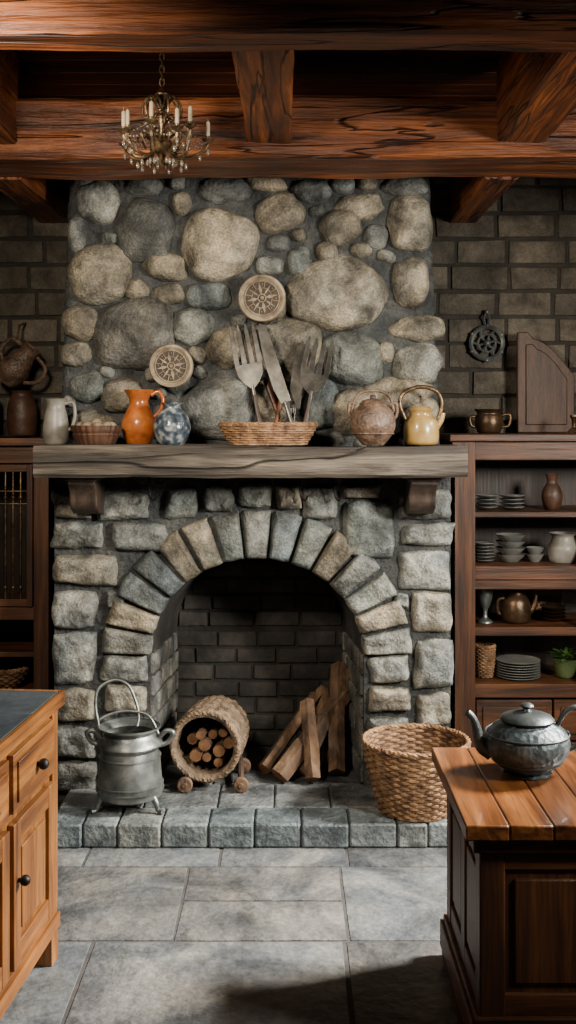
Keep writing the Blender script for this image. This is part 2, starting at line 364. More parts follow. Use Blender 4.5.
cand=[(random.uniform(66,434),random.uniform(182,444)) for _ in range(2600)]
for it in range(42):
    bb=None;bs=5.2
    for x,y in cand:
        t=(445-y)/265; e=min(x-(60+9*t),439-9*t-x,447-y+2)
        if e<bs: continue
        dd=min(edist(x,y,U)-1.8,e)
        if dd>bs: bs=dd;bb=(x,y)
    if not bb: break
    r=min(bs,13); U.append((bb[0],bb[1],r*random.uniform(1,1.25),r*random.uniform(.85,1),random.choice([G,Br,Bg,Gn,Dk,Lt]),random.uniform(-.7,.7)))
mb=MB()
for x,y,a,b,t,ro in U:
    c,s=math.cos(-ro),math.sin(-ro); q=[]
    f=1.05
    for sx,sy in((-1,-1),(1,-1),(1,1),(-1,1)):
        j=random.uniform(.92,1.1) if a>14 else 1
        q.append((X(x,D)+W((sx*a*c-sy*b*s)*f*j,D),Z(y,D)+W((sx*a*s+sy*b*c)*f*j,D)))
    H=min(0.10,0.03+W(min(a,b),D)*0.55); g=random.uniform(.85,1.12)
    relief(mb,q,D,H,random.uniform(.85,1),[k*g for k in t],n=22 if a>14 else 12,rough=0.003,wob=.14 if a>14 else .08,p=random.uniform(2.0,3.0))
mb.build('chimney_breast_stones',[stone],parent=FP,angle=180)
acx,acz=X(257,D),Z(655,D); ia,ib=W(107,D),W(98,D); oa,ob_=W(156,D),W(146,D)
xl,xr=X(50,D),X(455,D); zt=mant_b+.01
arch=[(acx+ia*math.cos(math.radians(a)),acz+ib*math.sin(math.radians(a))) for a in range(0,181,5)]
outline=[(acx+ia,0)]+arch+[(acx-ia,0)]
mb=MB()
poly=[(xl,0),(xl,zt),(xr,zt),(xr,0)]+outline
n=len(poly); mb.add([(x,D,z) for x,z in poly],[tuple(range(n))])
mb.box(xl,xl+.02,D,5.69,0,zt); mb.box(xr-.02,xr,D,5.69,0,zt); mb.box(xl,xr,D+.01,5.69,zt-.02,zt)
mb.build('lower_mortar',[mortar],parent=FP,angle=30)
mb=MB(); FD=5.6; k=len(outline); sp=.88
back=[(acx+(x-acx)*sp,z*(.97)) for x,z in outline]
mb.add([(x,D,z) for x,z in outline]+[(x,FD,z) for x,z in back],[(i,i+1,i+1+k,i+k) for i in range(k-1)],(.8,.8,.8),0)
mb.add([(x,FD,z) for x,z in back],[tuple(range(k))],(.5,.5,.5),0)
bg_=lambda:(lambda g:(g,g,g))(random.uniform(.65,1.15))
bricks(mb,(acx-ia*sp,FD,HZ),(1,0,0),(0,0,1),(0,-1,0),2*ia*sp,acz-HZ+.02,.21,.085,.008,.014,bg_,.15,0)
bz=acz+.02
while bz<acz+ib*.9:
    hw=ia*sp*math.sqrt(max(0,1-((bz+.08-acz)/(ib))**2))
    if hw>.1: bricks(mb,(acx-hw,FD,bz),(1,0,0),(0,0,1),(0,-1,0),2*hw,.075,.21,.085,.008,.014,bg_,.4,0)
    bz+=.085
mb.build('firebox_brick',[soot],parent=FP,angle=30)
mb=MB()
for sgn in(-1,1):
    p0=Vector((acx+sgn*ia,D+.02,HZ)); p1=Vector((acx+sgn*ia*sp,FD,HZ)); u=(p1-p0).normalized(); nn=Vector((-sgn*u.y,abs(u.x),0)).normalized()
    if nn.x*sgn>0: nn=-nn
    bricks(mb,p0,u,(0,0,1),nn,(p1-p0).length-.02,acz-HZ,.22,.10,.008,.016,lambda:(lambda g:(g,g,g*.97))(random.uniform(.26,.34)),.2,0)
mb.build('jamb_bricks',[stone],parent=FP,angle=30)
mb=MB(); nv=15
vc=[Lt,Bg,Gn,G,Br,Gn,Bl,G,Gn,Bg,Br,Bl,Bl,Bg,Lt]
gp=math.radians(.65)
for i in range(nv):
    a0=math.pi*i/nv+gp; a1=math.pi*(i+1)/nv-gp; P=lambda a,r:(acx+(ia+(oa-ia)*r)*math.cos(a),acz+(ib+(ob_-ib)*r)*math.sin(a))
    g=random.uniform(.85,1.1)
    relief(mb,[P(a1,-.03),P(a0,-.03),P(a0,1.0),P(a1,1.0)],D,.06,.10,[c*g for c in vc[i]],n=20,rough=.005,wob=.03,p=10)
def rect(x0,y0,x1,y1,t,rnd=.28,H=.06,p=5):
    j=lambda:random.uniform(-2.5,2.5); g=random.uniform(.85,1.15)
    q=[(X(x0+j(),D),Z(y1+j(),D)),(X(x1+j(),D),Z(y1+j(),D)),(X(x1+j(),D),Z(y0+j(),D)),(X(x0+j(),D),Z(y0+j(),D))]
    relief(mb,q,D,H*random.uniform(.85,1.15),rnd,[c*g for c in t],n=22,rough=.009,wob=.1,p=p)
LS=(.50,.53,.53); LB=(.54,.50,.43)
R=[(101,654,147,682,LS),(103,685,147,714,LB),(101,717,146,745,Gn),(102,748,147,783,LS),
(367,654,411,682,LS),(368,685,411,712,LB),(368,716,411,745,LS),(368,748,412,784,LB),
(52,522,104,550,LS),(53,553,117,585,LB),(52,589,98,628,LS),(52,632,97,684,LS),(52,688,98,722,LB),(52,726,98,756,LS),(52,760,98,790,G),
(52,490,92,518,LB),(97,492,150,520,LS),(110,523,168,552,G),(165,490,200,520,Gn),(203,485,234,511,G),(237,483,272,509,Gn),(275,483,300,510,LB),(303,485,336,519,LS),
(341,500,395,560,Gn),(340,485,380,500,LB),(398,487,452,519,G),(400,523,453,546,LS),(398,549,453,588,LS),(412,592,453,632,LB),(415,636,453,688,LS),(415,692,453,727,LB),(415,731,453,760,LS),(415,763,453,790,G),
(106,592,125,606,G),(392,592,408,606,G)]
for x0,y0,x1,y1,t in R: rect(x0,y0,x1,y1,t)
mb.build('arch_and_pier_stones',[stone],parent=FP,angle=180)
mb=MB(); hx0,hx1=X(48,HFR),X(453,HFR)
mb.box(hx0+.01,hx1-.01,HFR+.01,5.6,0,HZ-.012,(.3,.3,.3),1)
edges=[48,82,117,161,208,254,301,349,397,428,453]
def hstone(x0,x1,y0,y1,z0,z1,t):
    b=MB(); b.box(x0,x1,y0,y1,z0,z1,t); mb.add(b.v,b.f,t,0)
for a,b in zip(edges,edges[1:]):
    t=random.choice([(.27,.31,.33),(.34,.37,.38),(.24,.28,.30),(.31,.32,.31)]); j=random.uniform(-.006,.006)
    hstone(X(a,HFR)+.002,X(b,HFR)-.002,HFR+j,HFR+.20,0.0,HZ+j*.3,t)
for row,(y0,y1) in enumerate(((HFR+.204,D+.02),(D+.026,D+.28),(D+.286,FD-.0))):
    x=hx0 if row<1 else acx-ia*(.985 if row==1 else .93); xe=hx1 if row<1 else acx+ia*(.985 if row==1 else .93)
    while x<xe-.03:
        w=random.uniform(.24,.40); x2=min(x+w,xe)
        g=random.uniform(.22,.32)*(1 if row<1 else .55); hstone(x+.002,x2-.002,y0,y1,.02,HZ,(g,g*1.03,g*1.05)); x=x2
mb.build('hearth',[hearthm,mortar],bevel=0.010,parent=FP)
roughbeam('mantel_shelf',0,X(33,4.62),X(468,4.62),4.62,D+.01,mant_b,mant_t,mantelm,amp=.012,parent=FP,bevel=.014,n=140)
for pc in(81,424):
    mb=MB(); d=4.72; h=W(42,d); pr=[(4.99,mant_b+.005),(4.72,mant_b+.005),(4.715,mant_b-.035)]
    for i in range(9):
        t=i/8; pr.append((4.725+.13*t**1.6+.02*math.sin(t*6.3),mant_b-.04-(h-.05)*t))
    pr.append((4.99,mant_b-h))
    w=W(14,d); xc=X(pc,d)
    n=len(pr); vs=[(xc-w,y,z) for y,z in pr]+[(xc+w,y,z) for y,z in pr]
    mb.add(vs,[tuple(range(n)),tuple(range(2*n-1,n-1,-1))]+[(i,i+n,(i+1)%n+n,(i+1)%n) for i in range(n)])
    mb.box(xc-w*1.15,xc+w*1.15,4.70,4.99,mant_b-.018,mant_b+.004)
    mb.build('corbel',[corbm],bevel=.006,parent=FP)
mb=MB()
for px in(149,334,300):
    x=X(px,4.9); mb.tube([(x,4.93,mant_b),(x,4.9,mant_b-.04),(x+.004,4.9,mant_b-.09),(x+.02,4.89,mant_b-.115),(x+.035,4.89,mant_b-.095)],.004,6,smooth=4)
mb.build('mantel_hooks',[iron],parent=FP)
# ------------------------------------------------------------ medallions
def medallion(px,py,r):
    mb=MB(); M=Matrix.Translation((X(px,4.88),4.885,Z(py,4.88)))@Matrix.Rotation(math.radians(90),4,'X'); r=W(r,4.88)
    mb.lathe([(0,-.03),(r*.95,-.03),(r,-.02),(r*1.0,.0),(r*.96,.010),(r*.88,.012),(r*.80,.006),(r*.76,.002),(0,.0)],seg=56,M=M,mi=0)
    mb.lathe([(0,.0025),(r*.76,.0035)],seg=40,M=M,mi=1)
    for q,t in((.72,.03),(.42,.018),(.16,.03)):
        mb.tube([(r*q*math.cos(a*math.pi/24),r*q*math.sin(a*math.pi/24),.005) for a in range(48)],r*t,6,True,M=M,mi=0)
    for i in range(8):
        a=i*math.pi/4+.2; L=.68
        p=lambda k,o:(r*k*math.cos(a+o),r*k*math.sin(a+o),.0062)
        mb.add([p(.16,0),p(.34,-.13 if i%2 else -.22),p(L,0),p(.34,.13 if i%2 else .22)],[(0,1,2,3)],mi=0,M=M)
        a+=math.pi/8
        mb.tube([p(.42,0),p(.7,0)],r*.018,5,M=M,mi=0); mb.ball(p(.58,.16),r*.03,M=M,mi=0)
    mb.ball((0,0,.005),r*.10,M=M,mi=0)
    mb.build('carved_wooden_medallion',[carvel,carved])
medallion(262,298,24); medallion(171,366,22)
# ------------------------------------------------------------ mantel items
MT=mant_t+.004
def vessel(name,px,d,prof,m,base=MT,parts=None,mats=None,**kw):
    mb=MB(); cx=X(px,d); pr=[(W(r,d),W(z,d)) for r,z in prof]
    q=[]; n=len(pr)
    for i in range(n-1):
        a,b,c,e=pr[max(i-1,0)],pr[i],pr[i+1],pr[min(i+2,n-1)]
        for t in range(4):
            t/=4; q.append(tuple(.5*((2*b[k])+(c[k]-a[k])*t+(2*a[k]-5*b[k]+4*c[k]-e[k])*t*t+(3*b[k]-a[k]-3*c[k]+e[k])*t**3) for k in(0,1)))
    q.append(pr[-1]); pr=q
    inner=[(max(r-.005,0.001),z) for r,z in reversed(pr[2:])]
    mb.lathe([(0,0)]+pr+inner+[(0,pr[2][1]+.004)],cx,d,base,col=WHITE,mi=0,**kw)
    if parts: parts(mb,cx,d,base)
    return mb.build(name,mats or [m],angle=50)
def T(mb,cx,d,base,pts,r,mi=0,sm=5,seg=8):
    mb.tube([(cx+W(x,d),d+W(y,d),base+W(z,d)) for x,y,z in pts],[W(q,d) for q in r] if isinstance(r,list) else W(r,d),seg,mi=mi,smooth=sm)
vessel('cream_pitcher',56,4.86,[(10,0),(12,3),(13,15),(11,30),(9,38),(10,43),(12,46)],grayc,
  parts=lambda m,c,d,b:T(m,c,d,b,[(9,0,41),(17,0,42),(19,0,30),(16,0,18),(11,0,14)],1.8))
def bowl(m,c,d,b):
    for i in range(9):
        a=i*.7; m.ball((c+W(15*math.cos(a),d),d+W(9*math.sin(a),d),b+W(19,d)),W(6,d),mi=1,sz=.8)
    m.ball((c,d,b+W(20,d)),W(7,d),mi=1)
vessel('fluted_bowl_of_walnuts',96,4.74,[(17,0),(19,2),(22,9),(23,11),(22,12),(24,15),(25,20)],brownc,parts=bowl,mats=[brownj,carvel],flute=.03,nfl=22,seg=88)
vessel('orange_jug',139,4.86,[(11,0),(13,3),(17,14),(17,24),(13,33),(10,40),(10,46),(14,53),(15,55)],terra,
  parts=lambda m,c,d,b:T(m,c,d,b,[(12,0,50),(20,0,53),(24,0,44),(20,0,33),(15,0,28)],[2,2,2,2,2]))
vessel('blue_patterned_jar',172,4.725,[(10,0),(14,4),(18,13),(18.5,20),(16,29),(11,35),(9,37),(9,40),(12,43)],bluec)
mb=MB(); cb=X(268,4.79); woven(mb,[(W(38,4.79),.006),(W(44,4.79),.05),(W(48,4.79),.085)],cb,4.79,MT,stakes=30,sy=.64,th=.0055)
mb.build('utensil_basket',[wick])
def frame(b,t):
    b,t=Vector(b),Vector(t); z=(t-b).normalized(); y=Vector((0,1,0)); y=(y-z*y.dot(z)).normalized(); x=y.cross(z)
    M=Matrix((x,y,z)).transposed().to_4x4(); return Matrix.Translation(b)@M,(t-b).length
def fork(name,bx,by,tx,ty,w,tines=4,bd=4.8,td=4.875):
    mb=MB(); M,L=frame((X(bx,bd),bd,Z(by,bd)),(X(tx,td),td,Z(ty,td))); w=W(w,td)/2
    mb.tube([(0,0,0),(0,0,L*.12),(0,0,L*.28),(0,0,L*.40)],[.014,.013,.009,.009],10,M=M,flat=.6,smooth=4,mi=1)
    mb.tube([(0,0,L*.36),(0,0,L*.46)],[.0095,.0085],10,M=M,flat=.6)
    head=[(-.008,L*.42),(-w*.55,L*.47),(-w*.9,L*.54),(-w,L*.64),(w,L*.64),(w*.9,L*.54),(w*.55,L*.47),(.008,L*.42)]
    mb.prism(head,-.004,.003,M=M)
    for i in range(tines):
        tw=2*w/(tines*1.45-.45); x=-w+tw*(.5+1.45*i)
        mb.prism([(x-tw*.5,L*.635),(x-tw*.42,L*.93),(x-tw*.1,L),(x+tw*.1,L),(x+tw*.42,L*.93),(x+tw*.5,L*.635)],-.0035,.003,M=M)
    return mb.build(name,[steel,darkw],bevel=0.0012)
def knife(name,bx,by,tx,ty,w,bd=4.8,td=4.89):
    mb=MB(); M,L=frame((X(bx,bd),bd,Z(by,bd)),(X(tx,td),td,Z(ty,td))); w=W(w,td)/2
    mb.tube([(0,0,0),(0,0,L*.12),(0,0,L*.26),(0,0,L*.30)],[.012,.011,.009,.010],10,M=M,flat=.6,smooth=4)
    mb.prism([(-w*.6,L*.29),(-w,L*.42),(-w*1.1,L*.85),(-w*.8,L*.95),(-w*.1,L),(w*.6,L*.97),(w*.8,L*.88),(w*.8,L*.29)],-.003,.003,M=M)
    return mb.build(name,[steel],bevel=.0015)
fork('serving_fork',262,436,241,324,28,bd=4.76,td=4.86); knife('carving_knife',296,436,260,323,15,bd=4.78,td=4.885); knife('carving_knife',291,436,303,342,14,bd=4.83,td=4.90)
fork('serving_fork',303,436,321,339,29,bd=4.745,td=4.85)
mb=MB()
for a,b in(((284,432,4.84),(265,378,4.91)),((274,432,4.82),(284,386,4.9))):
    M,L=frame((X(a[0],a[2]),a[2],Z(a[1],a[2])),(X(b[0],b[2]),b[2],Z(b[1],b[2]))); mb.tube([(0,0,0),(0,0,L*.5),(0,0,L*.9),(0,0,L)],[.010,.011,.016,.006],10,M=M,smooth=4)
mb.build('wooden_spoon_handles',[red_z])
def tp(m,c,d,b):
    m.lathe([(W(14,d),W(41,d)),(W(11,d),W(45,d)),(W(3,d),W(47,d)),(W(3,d),W(50,d)),(0,W(51,d))],c,d,b)
    T(m,c,d,b,[(-19,0,24),(-24,0,32),(-23,0,42),(-17,0,41)],1.8); T(m,c,d,b,[(19,0,24),(24,0,32),(23,0,42),(17,0,41)],1.8)
    T(m,c,d,b,[(-21,0,34),(-17,0,48),(-8,0,54),(8,0,54),(17,0,48),(21,0,34)],1.5)
    for z,r in((12,20.4),(33,20.4)): m.tube([(c+W(r,d)*math.cos(a*math.pi/24),d+W(r,d)*math.sin(a*math.pi/24),b+W(z,d)) for a in range(48)],.004,6,True)
vessel('carved_clay_pot',373,4.735,[(10,0),(12,2),(20,12),(22.5,22),(20,33),(14,40),(14,42)],brownc,parts=tp)
def oj(m,c,d,b):
    m.lathe([(W(12,d),W(34,d)),(W(9,d),W(38,d)),(0,W(39,d))],c,d,b)
    T(m,c,d,b,[(-15,0,24),(-21,0,40),(-17,0,52),(0,0,58),(16,0,53),(21,0,40),(17,0,26)],2.1,mi=1)
    T(m,c,d,b,[(15,0,18),(20,0,25),(22,0,32)],[4,3,2.5])
vessel('ochre_kettle',421,4.85,[(14,0),(17,3),(18,14),(16,24),(12,28),(11,32),(13,35)],ochre,parts=oj,mats=[ochre,bronze])
# ------------------------------------------------------------ hearth items
def bucket():
    mb=MB(); d=4.72; c=X(130,d); b=HZ; q=.84
    pr=[(0,13),(27,13),(32,16),(33,24),(32,32),(31,45),(30,60),(28,70),(30,72),(33,76),(32,80),(27,84),(25,89),(29,94),(31,95),(31,97)]
    pr=[(W(r,d),W(z*q,d)) for r,z in pr]; mb.lathe(pr+[(r-.006,z) for r,z in reversed(pr[1:])],c,d,b,48)
    for z,r in((24,33),(30,32.5),(62,30)): mb.tube([(c+W(r,d)*math.cos(a*math.pi/24),d+W(r,d)*math.sin(a*math.pi/24),b+W(z*q,d)) for a in range(48)],.005,6,True)
    for a in(-2.6,-.55,1.6):
        x,y=math.cos(a),math.sin(a)
        T(mb,c,d,b,[(27*x,27*y,18),(33*x,33*y,10),(36*x,36*y,3),(41*x,41*y,2.6)],[4,3,2.2,2.6])
    for s in(-1,1): T(mb,c,d,b,[(30*s,0,62),(38*s,0,65),(43*s,0,74),(36*s,0,76),(29*s,0,69)],2.6)
    T(mb,c,d,b,[(-29,0,72),(-35,4,98),(-33,8,116),(-18,12,124),(-4,12,119),(4,10,104),(8,6,90),(7,2,80)],1.5,sm=8)
    T(mb,c,d,b,[(-29,0,72),(-33,3,84),(-18,6,92),(0,6,94),(18,4,90),(29,0,72)],1.4,sm=8)
    mb.build('pewter_milk_pail',[pewter],angle=50)
bucket()
def logbasket():
    mb=MB(); r=.150; L=.30; cy=4.93; cx=X(213,4.90); cz=HZ+r+.05
    M=Matrix.Translation((cx,cy+L,cz))@Matrix.Rotation(math.radians(-7),4,'Z')@Matrix.Rotation(math.radians(90),4,'X')
    woven(mb,[(r*.94,0),(r*1.0,L*.5),(r,L)],0,0,0,stakes=26,th=.0085,M=M,mi=0)
    mb.lathe([(r-.022,L-.03),(r-.02,L+.012),(r-.008,L+.02),(r+.008,L+.018),(r+.012,L)],seg=48,M=M,mi=0)
    random.seed(3); pl=[]
    for _ in range(1200):
        q=random.choice([.034,.03,.026,.022]); a=random.uniform(0,6.28); rr=random.uniform(0,r-.026-q); x,y=rr*math.cos(a),rr*math.sin(a)
        if y>r*.30: continue
        if all((x-p[0])**2+(y-p[1])**2>(q+p[2]-.002)**2 for p in pl): pl.append((x,y,q))
    for x,y,q in pl:
        e=L-.03+random.uniform(-.03,.02)
        mb.lathe([(q*.97,.02),(q,e-.004),(q*.92,e)],x,y,0,9,mi=1,M=M); mb.lathe([(q*.93,e),(q*.6,e+.001),(0,e)],x,y,0,9,mi=2,M=M)
    for s in(-1,1):
        for yy in(-.035,.24):
            W_=Matrix.Translation((cx+s*.125,cy+yy,HZ+.036))@Matrix.Rotation(math.radians(90),4,'X')
            mb.lathe([(0,-.012),(.03,-.012),(.035,-.006),(.035,.006),(.03,.012),(.012,.012),(.01,.02),(0,.02)],M=W_,seg=24,mi=1)
        mb.tube([(cx+s*.125,cy-.035,HZ+.04),(cx+s*.11,cy+.28,HZ+.06)],.014,8,mi=3)
    mb.build('firewood_basket',[bark,logm,loge,barkd])
logbasket()
random.seed(12)
def log(mb,p0,p1,r):
    """split log: wedge section with bark on the round side"""
    p0,p1=Vector(p0),Vector(p1); z=(p1-p0); L=z.length; M,_=frame(p0,p1); M=M@Matrix.Rotation(random.uniform(-.7,.7),4,'Z')
    sec=[(-.2,-.75,0),(.95,-.35,0),(.95,.1,1),(.7,.6,1),(.25,.9,1),(-.3,.95,1),(-.8,.6,1),(-.95,.1,1)]
    n=10; sd=random.uniform(0,90); k=len(sec); vs=[]
    for i in range(n+1):
        t=i/n
        for a,b,_m in sec:
            nv=noise.noise_vector(Vector((a*1.5,b*1.5,t*4+sd)))
            vs.append((a*r*(1+.15*nv.x)+.006*nv.y,b*r*(1+.15*nv.y),L*t+(nv.z*.02 if i in(0,n) else 0)))
    for i in range(n):
        for j in range(k):
            j2=(j+1)%k; mb.add([vs[i*k+j],vs[i*k+j2],vs[(i+1)*k+j2],vs[(i+1)*k+j]],[(0,1,2,3)],mi=0 if not(sec[j][2] and sec[j2][2]) else 2,M=M)
    mb.add(vs[:k],[tuple(range(k))],mi=1,M=M); mb.add(vs[-k:],[tuple(range(k))],mi=1,M=M)
mb=MB()
for a,b,r in(((279,783,5.03),(344,694,5.34),.044),((313,785,5.0),(307,700,5.24),.036),((264,772,5.16),(316,694,5.46),.034),((300,781,5.10),(349,672,5.42),.036),((336,782,5.10),(338,664,5.42),.038),((326,778,5.22),(322,688,5.5),.034)):
    log(mb,(X(a[0],a[2]),a[2],max(HZ+r*.8,Z(a[1],a[2]))),(X(b[0],b[2]),b[2],Z(b[1],b[2])),r)
mb.build('firewood_logs',[logm,loge,barkd],angle=25)
random.seed(21)
mb=MB(); d=4.69; cx=X(416,d); hb=W(72,d); woven(mb,[(W(36,d),.008),(W(43,d),hb*.35),(W(49,d),hb*.7),(W(52,d),hb-.02)],cx,d,HZ,stakes=36,th=.0070)
mb.build('wicker_basket',[wick])
# ------------------------------------------------------------ chandelier
def chand():
    d=3.8; cx=X(162,d); top=Z(86,d); mb=MB(); w=lambda p:W(p,d); zc=lambda py:Z(py,d)
    z=top+.012; i=0
    while z<ZT-.01:
        M=Matrix.Translation((cx,d,z))@Matrix.Rotation(math.pi/2*(i%2),4,'Z')
        mb.tube([(.008*math.cos(a*.6283),0,.015*math.sin(a*.6283)) for a in range(10)],.0028,5,True,M=M); z+=.022;i+=1
    mb.lathe([(0,-.03),(.03,-.02),(.04,0)],cx,d,ZT-.002,20)
    pr=[(0,168),(3,166),(5,162),(3,158),(2,155),(9,150),(12,145),(8,140),(3,137),(2.5,128),(5,122),(6,116),(3,110),(2.5,102),(7,98),(8,95),(4,91),(1.5,87),(0,85)]
    mb.lathe([(w(r),zc(y)-zc(168)) for r,y in pr],cx,d,zc(168),20)
    n=10; tips=[]
    for i in range(n):
        a=2*math.pi*i/n+.12; ca,sa=math.cos(a),math.sin(a); R=46 if i%2==0 else 34; cup=139 if i%2==0 else 130
        P=lambda r,py:(cx+w(r)*ca,d+w(r)*sa,zc(py))
        mb.tube([P(4,146),P(14,156),P(26,157),P(R-4,150),P(R,cup+4)],w(1.7),6,smooth=5)
        mb.tube([P(3,108),P(12,98),P(19,106),P(18,118),P(11,116)],w(1.2),6,smooth=5)
        mb.tube([P(6,140),P(16,132),P(24,138),P(20,146)],w(1.1),6,smooth=5)
        c=P(R,cup); tips.append(c)
        mb.lathe([(0,-w(4)),(w(2),-w(3)),(w(6),0),(w(6.5),w(1)),(w(2.5),w(1)),(w(2.6),w(4)),(0,w(4))],c[0],c[1],c[2],14)
        mb.lathe([(w(2),w(3)),(w(2),w(18)),(w(1),w(19)),(0,w(20))],c[0],c[1],c[2],12,mi=1)
        mb.tube([(c[0],c[1],c[2]+w(19.5)),(c[0],c[1],c[2]+w(23))],.0012,5)
        for (rr,py) in((R,cup+12),(24,166),(14,163),(R-8,cup+18)):
            q=P(rr,py); mb.ball(q,w(1.8),mi=2,seg=8,sz=1.8); mb.tube([q,(q[0],q[1],q[2]+w(7))],.001,4)
    for i in range(n):
        a,b=Vector(tips[i]),Vector(tips[(i+1)%n])
        for k in range(1,8):
            t=k/8; p=a.lerp(b,t); p.z-=w(16)*4*t*(1-t)*.6; mb.ball(p,w(1.2),mi=2,seg=6)
        tp_=Vector((cx,d,zc(100)))
        for k in range(1,11):
            t=k/11; p=tp_.lerp(a,t); p.z-=w(20)*4*t*(1-t)*.5; mb.ball(p,w(1.1),mi=2 if k%2 else 0,seg=6)
    mb.build('candle_chandelier',[bronze,candle,crys],angle=50)
chand()
# ------------------------------------------------------------ right dresser
d=5.22; bx0=X(452,d); bx1=2.3; by1=5.66; zt_=Z(434,d)
mb=MB()
mb.box(bx0-.015,bx1,d-.03,by1,zt_-.035,zt_,mi=0)
mb.box(bx0,bx1,d+.002,d+.03,zt_-.125,zt_-.035,mi=0)
mb.box(bx0,bx0+.03,d+.004,by1,0,zt_-.035,mi=1)
mb.box(bx0-.002,X(475,d),d-.012,d+.03,0,zt_-.036,mi=1)
mb.box(bx1-.05,bx1,d,by1,0,zt_-.035,mi=1)
mb.box(bx0,bx1,by1-.02,by1,0,zt_-.035,mi=2)
sh={}
for k_,(a,b) in enumerate(((512,518),(566,580),(628,637),(684,698))):
    z=Z(a,d); sh[k_]=z; mb.box(X(470,d),bx1-.01,d+(.0 if k_ in(1,3) else .02),by1-.01,Z(b,d),z,mi=0)
mb.box(X(470,d),bx1-.01,d+.012,d+.03,Z(590,d),Z(580,d),mi=0)
zb0=Z(698,d)
x=X(475,d)+.005
while x<bx1-.1:
    mb.box(x,x+.36,d-.005,d+.02,zb0-.20,zb0-.01,mi=0); mb.box(x+.03,x+.33,d-.015,d,zb0-.17,zb0-.04,mi=0)
    mb.box(x,x+.36,d-.005,d+.02,.10,zb0-.21,mi=1); mb.box(x+.06,x+.30,d-.015,d,.16,zb0-.27,mi=1)
    mb.ball((x+.18,d-.03,zb0-.105),.014,mi=3); mb.ball((x+.33,d-.022,zb0-.36),.014,mi=3); x+=.37
mb.box(bx0,bx1,d-.02,d+.02,0,.09,mi=0)
for zz0,zz1 in((sh[0],zt_-.125),(sh[1],sh[0]-.03),(sh[2],sh[1]-.065),(sh[3],sh[2]-.045)):
    xx=X(578,d); pts=[(xx+.08,zz0),(xx+.03,zz0)]
    for i in range(13):
        t=i/12; pts.append((xx+.03+.05*t**2-.012*math.sin(t*math.pi*3),zz0+(zz1-zz0)*t))
    pts.append((xx+.08,zz1)); mb.prism(pts,d-.002,d+.02,mi=1)
mb.build('kitchen_dresser',[red_x,red_z,darkw,iron],bevel=.004)
d2=5.36
def plates(name,px,py_h,w,shelf,n,bowlish=False,m=graydk,d=d2):
    mb=MB(); R_=W(w,d)/2; H=W(py_h,d); h=H/n; c=X(px,d)
    for i in range(n):
        z=sh[shelf]+.002+i*h
        if bowlish: mb.lathe([(0,0),(R_*.45,0),(R_*.8,h*.7),(R_,h*1.25),(R_*.97,h*1.25),(R_*.7,h*.7),(0,h*.3)],c,d,z,32)
        else: mb.lathe([(0,0),(R_*.6,0),(R_,h*.7),(R_,h*.85),(R_*.6,h*.4),(0,h*.4)],c,d,z,32)
    mb.build(name,[m])
plates('stacked_bowls',487,15,22,0,4); plates('stacked_bowls',512,15,25,0,4)
plates('stacked_plates',484.5,20,20,1,6); plates('stacked_bowls',510.5,26,30,1,4,True); plates('stacked_bowls',535,13,18,1,2,True)
plates('stacked_plates',518,18,44,3,7); plates('stacked_saucers',553,14,26,2,4,True,m=copper,d=5.40)
def sv(name,px,shelf,prof,m,parts=None,d=d2,mats=None): return vessel(name,px,d,prof,m,base=sh[shelf]+.002,parts=parts,mats=mats)
sv('dark_vase',552,0,[(7,0),(9,4),(10.5,14),(8,22),(5,27),(6,33),(7,35)],brownj)
sv('stoneware_jug',563,1,[(12,0),(14,4),(15,14),(12,21),(11,26),(14,29)],grayc,parts=lambda m,c,d,b:T(m,c,d,b,[(12,0,24),(20,0,24),(21,0,14),(14,0,8)],2))
sv('pewter_goblet',485,2,[(8,0),(7,2),(3,5),(2.5,12),(5,17),(7.5,26),(8,33)],pewter)
sv('copper_teapot',516,2,[(11,0),(14,3),(15,12),(13,22),(9,28),(8,31),(6,34)],copper,
  parts=lambda m,c,d,b:(T(m,c,d,b,[(12,0,10),(18,0,16),(20,0,27)],[4,3,2]),T(m,c,d,b,[(-12,0,24),(-18,0,22),(-18,0,10),(-12,0,7)],1.8)))
mb=MB(); c=X(546,5.58); M=Matrix.Translation((c,5.60,sh[2]+.082))@Matrix.Rotation(math.radians(80),4,'X'); mb.lathe([(0,0),(.05,0),(.08,.012),(.08,.016),(.05,.006),(0,.006)],M=M,seg=36); mb.build('display_plate',[copper])
mb=MB(); woven(mb,[(W(7,d2),.005),(W(8.5,d2),.06),(W(9.5,d2),W(30,d2))],X(485,d2),d2,sh[3]+.002,stakes=18,th=.005); mb.build('small_wicker_basket',[wick])
def plant(m,c,d,b):
    m.lathe([(W(11,d),W(17,d)),(0,W(18,d))],c,d,b,mi=2)
    random.seed(5)
    for i in range(60):
        a=random.uniform(0,6.28); r=random.uniform(.2,1); p=Vector((c+W(15,d)*r*math.cos(a),d+W(12,d)*r*math.sin(a),b+W(18+8*random.random(),d)))
        u=Vector((math.cos(a),math.sin(a),random.uniform(-.3,.6))).normalized()*.026; v=u.cross(Vector((0,0,1))).normalized()*.011
        m.tube([(c,d,b+W(16,d)),p],.0012,4,mi=1)
        m.add([p-u*.5,p+v*.9+Vector((0,0,.003)),p+u*.2+v,p+u,p+u*.2-v,p-v*.9+Vector((0,0,.003))],[(0,1,2,3),(0,3,4,5)],mi=1)
sv('potted_herb',566,3,[(8,0),(10,2),(13,16),(14,19)],grayc,parts=plant,mats=[grng,leaf,brownj])
tz=zt_+.002
mb=MB(); dd=5.58; c0,c1=X(517,dd),X(574,dd); pts=[(c0,tz),(c1,tz),(c1,tz+.29)]
for i in range(1,12):
    t=i/11; pts.append((c1-(c1-c0)*t,tz+.29+.19*math.sin(min(t*1.25,1)*math.pi/2)+(.03 if t>.8 else 0)))
